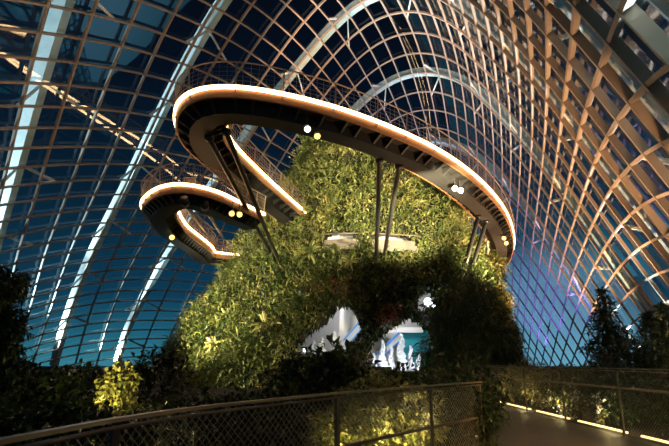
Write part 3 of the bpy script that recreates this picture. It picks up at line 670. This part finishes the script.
# low light bars at the foot of the right railing
for k in range(-1,6):
    y0 = RY+RS*(k-1)+.2; mb = MB(); mb.box((RX+.20, y0+RS/2-.2, .03), .04, RS-.5, .035); r = mb.build('path_light', M['path_led'])
    tag(r, ['low warm light bar behind the right railing at the right edge','low warm light bar behind the right railing just left of its nearest visible post','low warm light bar between the second and nearest visible posts of the right railing','low warm light bar between the third and second visible posts of the right railing','low warm light bar beyond the third visible post of the right railing','low warm light bar next to last at the far end of the right railing','low warm light bar last at the far end of the right railing'][k+1], 'lamp', 'light bars along the right railing')

for o in list(bpy.data.objects):
    if '_o' in o: del o['_o']
# ------------------------------------------------------------------ night sky
w = bpy.data.worlds.new('night'); scene.world = w; w.use_nodes = True; nt = w.node_tree; bg = nt.nodes['Background']
tc = nt.nodes.new('ShaderNodeTexCoord'); sx = nt.nodes.new('ShaderNodeSeparateXYZ'); rp = nt.nodes.new('ShaderNodeValToRGB')
nt.links.new(tc.outputs['Generated'], sx.inputs[0]); nt.links.new(sx.outputs['Z'], rp.inputs['Fac']); nt.links.new(rp.outputs[0], bg.inputs[0])
cr = rp.color_ramp
cr.elements[0].position = 0; cr.elements[0].color = (.045,.24,.32,1)
cr.elements[1].position = .75; cr.elements[1].color = (.002,.003,.006,1)
e = cr.elements.new(.055); e.color = (.016,.125,.20,1)
e = cr.elements.new(.12); e.color = (.005,.05,.10,1)
e = cr.elements.new(.30); e.color = (.003,.016,.035,1)
e = cr.elements.new(.50); e.color = (.002,.0055,.014,1)
# pale blue glow added low in the sky to brighten the far right panes
dt = nt.nodes.new('ShaderNodeVectorMath'); dt.operation = 'DOT_PRODUCT'; dt.inputs[1].default_value = Vector((.37,.93,.03)).normalized()
nt.links.new(tc.outputs['Generated'], dt.inputs[0])
r2 = nt.nodes.new('ShaderNodeValToRGB'); r2.color_ramp.elements[0].position = .98; r2.color_ramp.elements[0].color = (0,0,0,1)
r2.color_ramp.elements[1].position = .999; r2.color_ramp.elements[1].color = (.18,.31,.44,1); r2.color_ramp.interpolation = 'EASE'
nt.links.new(dt.outputs['Value'], r2.inputs['Fac'])
ad = nt.nodes.new('ShaderNodeMix'); ad.data_type = 'RGBA'; ad.blend_type = 'ADD'; ad.inputs[0].default_value = 1.
nt.links.new(rp.outputs[0], ad.inputs[6]); nt.links.new(r2.outputs[0], ad.inputs[7]); nt.links.new(ad.outputs[2], bg.inputs[0])
bg.inputs[1].default_value = 1.

# ------------------------------------------------------------------ lamps of the place and added fills
def lamp(kind, name, loc, energy, color, size=.3, target=None, spot=70, blend=.6):
    d = bpy.data.lights.new(name, kind); d.energy = energy; d.color = color
    if kind == 'SPOT': d.spot_size = math.radians(spot); d.spot_blend = blend; d.shadow_soft_size = size
    elif kind == 'POINT': d.shadow_soft_size = size
    elif kind == 'AREA': d.size = size
    o = bpy.data.objects.new(name, d); COL.objects.link(o); o.location = [float(a) for a in loc]
    if target is not None:
        o.rotation_euler = (Vector([float(a) for a in target])-Vector(o.location)).to_track_quat('-Z','Y').to_euler()
    return o
WARM = (1.,.84,.50)
# lamps hung under the walkway decks wash the front of the tower
lamp('SPOT','tower_wash_lamp',(7.2,23.,8.0),36000,WARM,.15,(2.8,38.,14.),52)
lamp('SPOT','tower_wash_lamp',(-2.,22.,8.),9000,WARM,.15,(0.,37.,14.5),60)
lamp('SPOT','tower_wash_lamp',(13.,34.,7.),6500,WARM,.15,(7.,39.5,10.5),75)
lamp('SPOT','tower_wash_lamp',(-14,27,2.),26000,WARM,.15,(-6.,37.,6.5),56)
lamp('SPOT','tower_wash_lamp',(-6.,19,1.0),7000,WARM,.15,(-4.5,34.,5.),50)
# cave lamps; the low two are added in front to whiten the spires
for p,e in (((-.4,33.6,5.2),240),((4.6,33.6,5.0),360),((3.,33.,1.0),130),((5.6,32.8,1.4),120)): lamp('POINT','cave_lamp',p,e,(.93,.96,1.),.3)
for p in ((1.,36.6,10.9),(4.7,36.6,10.7)): lamp('POINT','balcony_lamp',p,12,(1.,.93,.82),.2)
# bed lamps
lamp('POINT','bed_lamp',(.62,8.3,.3),40,(1.,.80,.3),.08)
lamp('POINT','bed_lamp',(1.15,8.1,.35),30,(1.,.80,.3),.08)
lamp('POINT','bed_lamp',(.1,7.6,.25),16,(1.,.80,.3),.08)
lamp('POINT','bed_lamp',(-4.15,9.8,.8),150,(1.,.82,.25),.08)
lamp('SPOT','path_lamp',(RX-.1,7.5,1.1),480,(1.,.55,.18),.1,(3.6,9.3,0),75)
for k in range(7): lamp('POINT','bed_lamp',(RX+.42,RY+RS*(k-1.5),.25),18,(1.,.76,.32),.06)
lamp('POINT','ledge_lamp',(-17,26.,1.6),250,(1.,.6,.3),.1)
# warm uplights at the foot of the right side of the dome
for u0,e in ((6.,12000),(9.,24000),(12.,26000),(15.,19000)):
    p=shell(np.array([u0]),np.array([-27.]))[0]; p[2]=.6; p=p+np.array([-4.2,1.8,0]); q=shell(np.array([u0-.5]),np.array([-18.]))[0]
    lamp('SPOT','dome_uplight',p,e,(1.,.56,.27),.4,q,100)
lamp('SPOT','dome_uplight',(RX+1.6,7.,.5),7500,(1.,.58,.28),.3,(19,25,10.5),62)  # added lamp, brightens the bar faces turned towards the camera
lamp('POINT','dome_fill',(-10,26,13.5),600,(1,.70,.45),.8)  # warm point lamp in mid air left of the tower
lamp('SPOT','dome_uplight',(2.,43.,21.6),22000,(1.,.62,.40),.5,(6,50,36),120)  # added lamp above the tower, placed to warm the top of the dome
# blue and violet lamps at the far right foot of the dome
for u0 in (16.,19.,22.):
    p=shell(np.array([u0]),np.array([-24.]))[0]; p[2]=.6; p=p+np.array([-2.5,1.,0]); q=shell(np.array([u0]),np.array([-18.]))[0]
    lamp('SPOT','blue_uplight',p,12000,(.22,.18,1.),.4,q,100)
# cool lamps at the outer foot of the white ribs
for u0 in (.7,4.5,8.4,12.3):
    for du,v0,vt,e in ((-1.6,26,17,60000),(-2.6,24,4,150000),(1.5,-26,-17,70000)):
        s0=shell(np.array([u0+du]),np.array([v0*.97]))[0]; p=s0+shell_n(np.array([u0+du]),np.array([v0*.97]))[0]*4.5; p[2]=.3
        q=shell(np.array([u0]),np.array([vt]))[0]+shell_n(np.array([u0]),np.array([vt]))[0]*1.0
        lamp('SPOT','rib_uplight',p,e,(.72,.93,1.),.3,q,{17:50,4:34,-17:40}[vt])
lamp('SPOT','path_lamp',(1.2,2.2,2.6),26,(1.,.78,.5),.1,(-.2,4.6,.8),75)

vs = scene.view_settings; vs.view_transform = 'Standard'; vs.look = 'None'; vs.exposure = 0.; vs.gamma = 1.; vs.use_curve_mapping = False
scene.cycles.use_denoising = True
scene.cycles.max_bounces = 6; scene.cycles.transparent_max_bounces = 24; scene.cycles.caustics_reflective = False; scene.cycles.caustics_refractive = False
scene.cycles.sample_clamp_indirect = 4.
